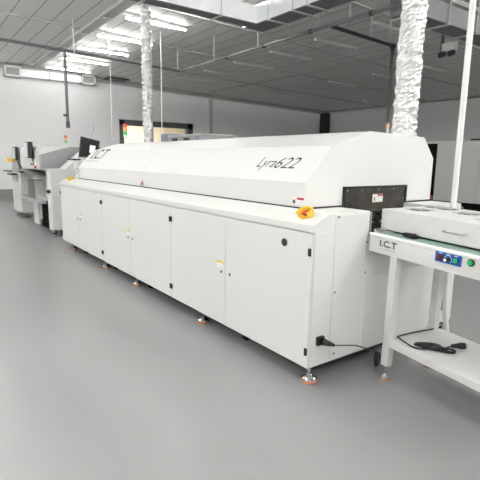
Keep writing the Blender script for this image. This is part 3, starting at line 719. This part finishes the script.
# B : pick and place machine
B = thing('pick_and_place_machine', 'white pick and place machine with grey side window, behind the loader', 'machine', (-8.6, 1.0, 0))
link('cabinet', MB().box(-9.5, -7.62, .32, 1.9, .10, 1.24), M_MACH, B, bevel=.01)
link('safety_cover', MB().prism([(.06, 1.24), (.05, 1.58), (.10, 1.715), (1.85, 1.72), (1.85, 1.24)], 'x', -9.4, -7.62), M_MACH, B, bevel=.02)
link('side_window', MB().prism([(.05, 1.25), (.05, 1.537), (.45, 1.655), (.65, 1.708), (1.8, 1.708), (1.8, 1.25)], 'x', -7.62, -7.60), mat('tinted grey window', (.30, .305, .31), .35), B)
link('window_stile', MB().box(-7.60, -7.585, .05, .085, 1.25, 1.53), M_GREYM, B)
link('visor', MB().add([(-8.95, -.06, 1.225), (-7.45, -.06, 1.105), (-7.45, .30, 1.115), (-8.95, .30, 1.24), (-8.95, -.06, 1.21), (-7.45, -.06, 1.09), (-7.45, .30, 1.10), (-8.95, .30, 1.225)],
     [(0, 1, 2, 3), (7, 6, 5, 4), (0, 4, 5, 1), (1, 5, 6, 2), (2, 6, 7, 3), (3, 7, 4, 0)]), mat('visor grey', (.20, .20, .205), .45), B)
link('feeder_bin', MB().box(-9.1, -8.40, .105, .32, .66, 1.00), mat('feeder dark', (.10, .10, .105), .5), B)
link('bin_side', MB().box(-8.40, -8.385, .105, .55, .66, 1.00), M_LGREY, B)
link('feeder_rail', MB().box(-9.35, -7.62, -.02, .14, .575, .645).box(-9.35, -7.62, -.025, -.02, .60, .63), M_ALU, B)
link('feeder_cover', MB().box(-9.3, -7.7, .14, .32, .62, .655), M_WHITE, B)
link('front_leg', MB().box(-8.74, -8.30, .12, .16, .07, .575), M_MACH, B, bevel=.005)
link('underside_shade', MB().box(-8.30, -7.55, .20, .32, .05, .575), M_INNER, B)  # near-black box painting the shade under the feeder table
link('underside_fitting', MB().box(-7.95, -7.85, .20, .25, .15, .35), M_WHITE, B)
mm = link('monitor_case', MB().prism([(-8.42, -.05), (-8.02, -.06), (-7.98, .0), (-8.1, .05), (-8.3, .05)], 'z', 1.475, 1.80), M_BLKP, B, bevel=.008)
link('monitor_screen', MB().add([(-8.40, -.058, 1.49), (-8.05, -.066, 1.49), (-8.05, -.066, 1.785), (-8.40, -.058, 1.785)], [(0, 1, 2, 3)]), mat('grey screen', (.72, .72, .72), .3), mm)
link('monitor_arm', MB().tube([(-8.12, .03, 1.49), (-8.12, .06, 1.38), (-8.15, .12, 1.25)], .02, 8), M_PIPE, B)
link('button_box', MB().box(-7.85, -7.66, .0, .06, 1.26, 1.46), M_MACH, B)
link('red_button', MB().cyl((-7.69, 0, 1.30), (-7.69, -.03, 1.30), .03, 12), M_RED, B, label='red stop button')
link('black_slot', MB().box(-8.35, -8.05, .035, .055, 1.33, 1.36), M_BLACK, B)
t_ = link('signal_tower', MB().cyl((-8.0, .68, 1.70), (-8.0, .68, 1.80), .012, 8).cyl((-8.0, .68, 1.715), (-8.0, .68, 1.735), .10, 16), M_WHITE, B)
for k, m in enumerate((M_LGREEN, M_LORANGE, M_LRED)):
    link(('green_lens', 'orange_lens', 'red_lens')[k], MB().cyl((-8.0, .68, 1.795 + k * .053), (-8.0, .68, 1.845 + k * .053), .026, 12), m, t_)
for x in (-9.4, -7.75):
    foot(x, .42, M_BLACK, B, r=.06, top=.105)
    foot(x, 1.8, M_BLACK, B, r=.06, top=.105)

# C : second placement machine at far left
Cc = thing('placement_machine', 'white and grey placement machine, farthest left of the line', 'machine', (-10.7, .9, 0))
link('cabinet', MB().box(-11.30, -10.23, .16, 1.7, .12, 1.12), M_MACH, Cc, bevel=.01)
link('upper_cover', MB().prism([(.22, 1.12), (.28, 1.74), (1.65, 1.74), (1.65, 1.12)], 'x', -11.25, -9.75), M_MACH, Cc, bevel=.015)
link('tinted_door', MB().add([(-11.25, .17, 1.15), (-10.45, .17, 1.15), (-10.65, .24, 1.72), (-11.55, .24, 1.76), (-11.25, .19, 1.15), (-10.45, .19, 1.15), (-10.65, .26, 1.72), (-11.55, .26, 1.76)],
     [(0, 1, 2, 3), (7, 6, 5, 4), (0, 4, 5, 1), (1, 5, 6, 2), (2, 6, 7, 3), (3, 7, 4, 0)]), M_GREYM, Cc)
m_ = link('monitor_case', MB().box(-10.30, -9.98, .05, .12, 1.42, 1.73), M_BLKP, Cc, bevel=.01)
link('monitor_screen', MB().box(-10.27, -10.05, .045, .05, 1.45, 1.70), M_LGREY, m_)
link('monitor_arm', MB().tube([(-10.15, .1, 1.45), (-10.2, .16, 1.3), (-10.3, .25, 1.2)], .02, 8), M_PIPE, Cc)
for x in (-11.25, -10.75):
    link('yellow_lamp', MB().cyl((x, .1, 1.36), (x, .1, 1.46), .05, 12), M_YELLOW, Cc)
link('side_tray', MB().box(-12.2, -11.25, .1, .25, 1.10, 1.125), M_BLKP, Cc)
link('keyboard', MB().box(-10.95, -10.45, .0, .15, 1.05, 1.085), M_BLKP, Cc)
link('keyboard_shelf', MB().box(-11.0, -10.3, .0, .16, 1.03, 1.05), M_LGREY, Cc)
link('mouse', MB().box(-10.15, -9.8, .10, .2, 1.125, 1.16), M_BLKP, Cc)
link('front_plate', MB().box(-11.2, -10.6, .150, .16, .88, 1.0), M_LGREY, Cc)
for x in (-11.1, -10.35):
    foot(x, .28, M_BLACK, Cc, r=.10, top=.125)
    foot(x, 1.55, M_BLACK, Cc, r=.10, top=.125)

# equipment behind the oven, in front of the window
E1 = thing('test_cabinet', 'grey and blue equipment cabinet behind the oven, below the wall window', 'cabinet', (-6.3, 3.0, 0))
link('cabinet', MB().box(-6.9, -5.58, 2.5, 3.3, 0, 1.96), M_GREYM, E1, bevel=.01)
link('blue_screen', MB().box(-5.75, -5.60, 2.49, 2.5, 1.82, 1.94), M_BLUEG, E1)
for x in (-6.7, -6.2):
    link('gauge', MB().box(x, x + .22, 2.48, 2.5, 1.82, 1.92), M_BLKP, E1)
link('side_cabinet', MB().box(-7.25, -6.92, 2.5, 3.2, 0, 2.03), M_BLUEG, E1, bevel=.01)
link('top_plate', MB().box(-6.92, -5.56, 2.49, 3.32, 1.96, 1.985), M_LGREY, E1)

# grey enclosure at right, behind the conveyor
G = thing('grey_enclosure', 'tall light grey panelled enclosure behind the conveyor at right', 'cabinet', (-1, 6.6, 0))
gp = mat('enclosure grey', (.40, .40, .385), .5, var=(2, .02))
link('panel', MB().box(-2.82, -2.02, 6.0, 6.04, .80, 1.90), gp, G, bevel=.004)
link('panel', MB().box(-2.62, -1.10, 6.0, 6.04, .80, 1.90), gp, G, bevel=.004) if False else None
link('panel', MB().box(-2.014, -1.10, 6.0, 6.04, .80, 1.90), gp, G, bevel=.004)
link('panel', MB().box(-1.094, .4, 6.0, 6.04, .80, 1.90), gp, G, bevel=.004)
link('frame', MB().box(-2.80, .4, 6.04, 7.2, .82, 1.89), M_LGREY, G)
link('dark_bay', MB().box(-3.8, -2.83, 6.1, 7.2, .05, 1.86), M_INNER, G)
link('top_rail', MB().box(-3.8, -2.83, 6.08, 7.2, 1.86, 1.90), M_LGREY, G)
link('underside', MB().box(-2.62, .4, 6.1, 7.2, .66, .80), M_INNER, G)  # near-black slab painted in for the shadow under the enclosure
for x in (-2.4, .1):
    link('leg', MB().box(x, x + .1, 6.3, 6.4, 0, .66).box(x, x + .1, 7.0, 7.1, 0, .66), M_LGREY, G)
link('foot_bracket', MB().prism([(-2.45, .70), (-2.2, .70), (-2.32, .80)], 'y', 5.97, 6.0), M_KHAKI, G)
link('foot_bracket', MB().prism([(-1.55, .62), (-1.1, .62), (-1.32, .78)], 'y', 5.95, 6.0), M_KHAKI, G)
link('valve_block', MB().box(-3.0, -2.84, 5.95, 6.08, .72, .88), M_RUST, G, label='terracotta coloured block')
link('top_bracket', MB().box(-2.2, -1.75, 5.98, 6.02, 1.90, 1.925), M_BLACK, G)

# ------------------------------------------------------------------ camera, world
cam = bpy.data.cameras.new('camera'); co = bpy.data.objects.new('camera', cam); COL.objects.link(co)
yaw, pit, rol = [math.radians(a) for a in (53.94, 9.98, 0.87)]
f = Vector((-math.sin(yaw) * math.cos(pit), math.cos(yaw) * math.cos(pit), -math.sin(pit)))
r = Vector((math.cos(yaw), math.sin(yaw), 0)); u = r.cross(f)
r2 = r * math.cos(rol) + u * math.sin(rol); u2 = -r * math.sin(rol) + u * math.cos(rol)
co.matrix_world = Matrix(((r2.x, u2.x, -f.x, 2.046), (r2.y, u2.y, -f.y, -2.077), (r2.z, u2.z, -f.z, 1.5), (0, 0, 0, 1)))
cam.sensor_width = 36; cam.sensor_fit = 'HORIZONTAL'; cam.lens = 455 / 480 * 36
cam.clip_start = .05; cam.clip_end = 100
SC.camera = co
w = bpy.data.worlds.new('world'); SC.world = w; w.use_nodes = True
w.node_tree.nodes['Background'].inputs['Color'].default_value = (.8, .85, .9, 1)
w.node_tree.nodes['Background'].inputs['Strength'].default_value = 0.3
SC.view_settings.view_transform = 'Standard'; SC.view_settings.look = 'None'
SC.view_settings.exposure = 0.55; SC.view_settings.gamma = 1
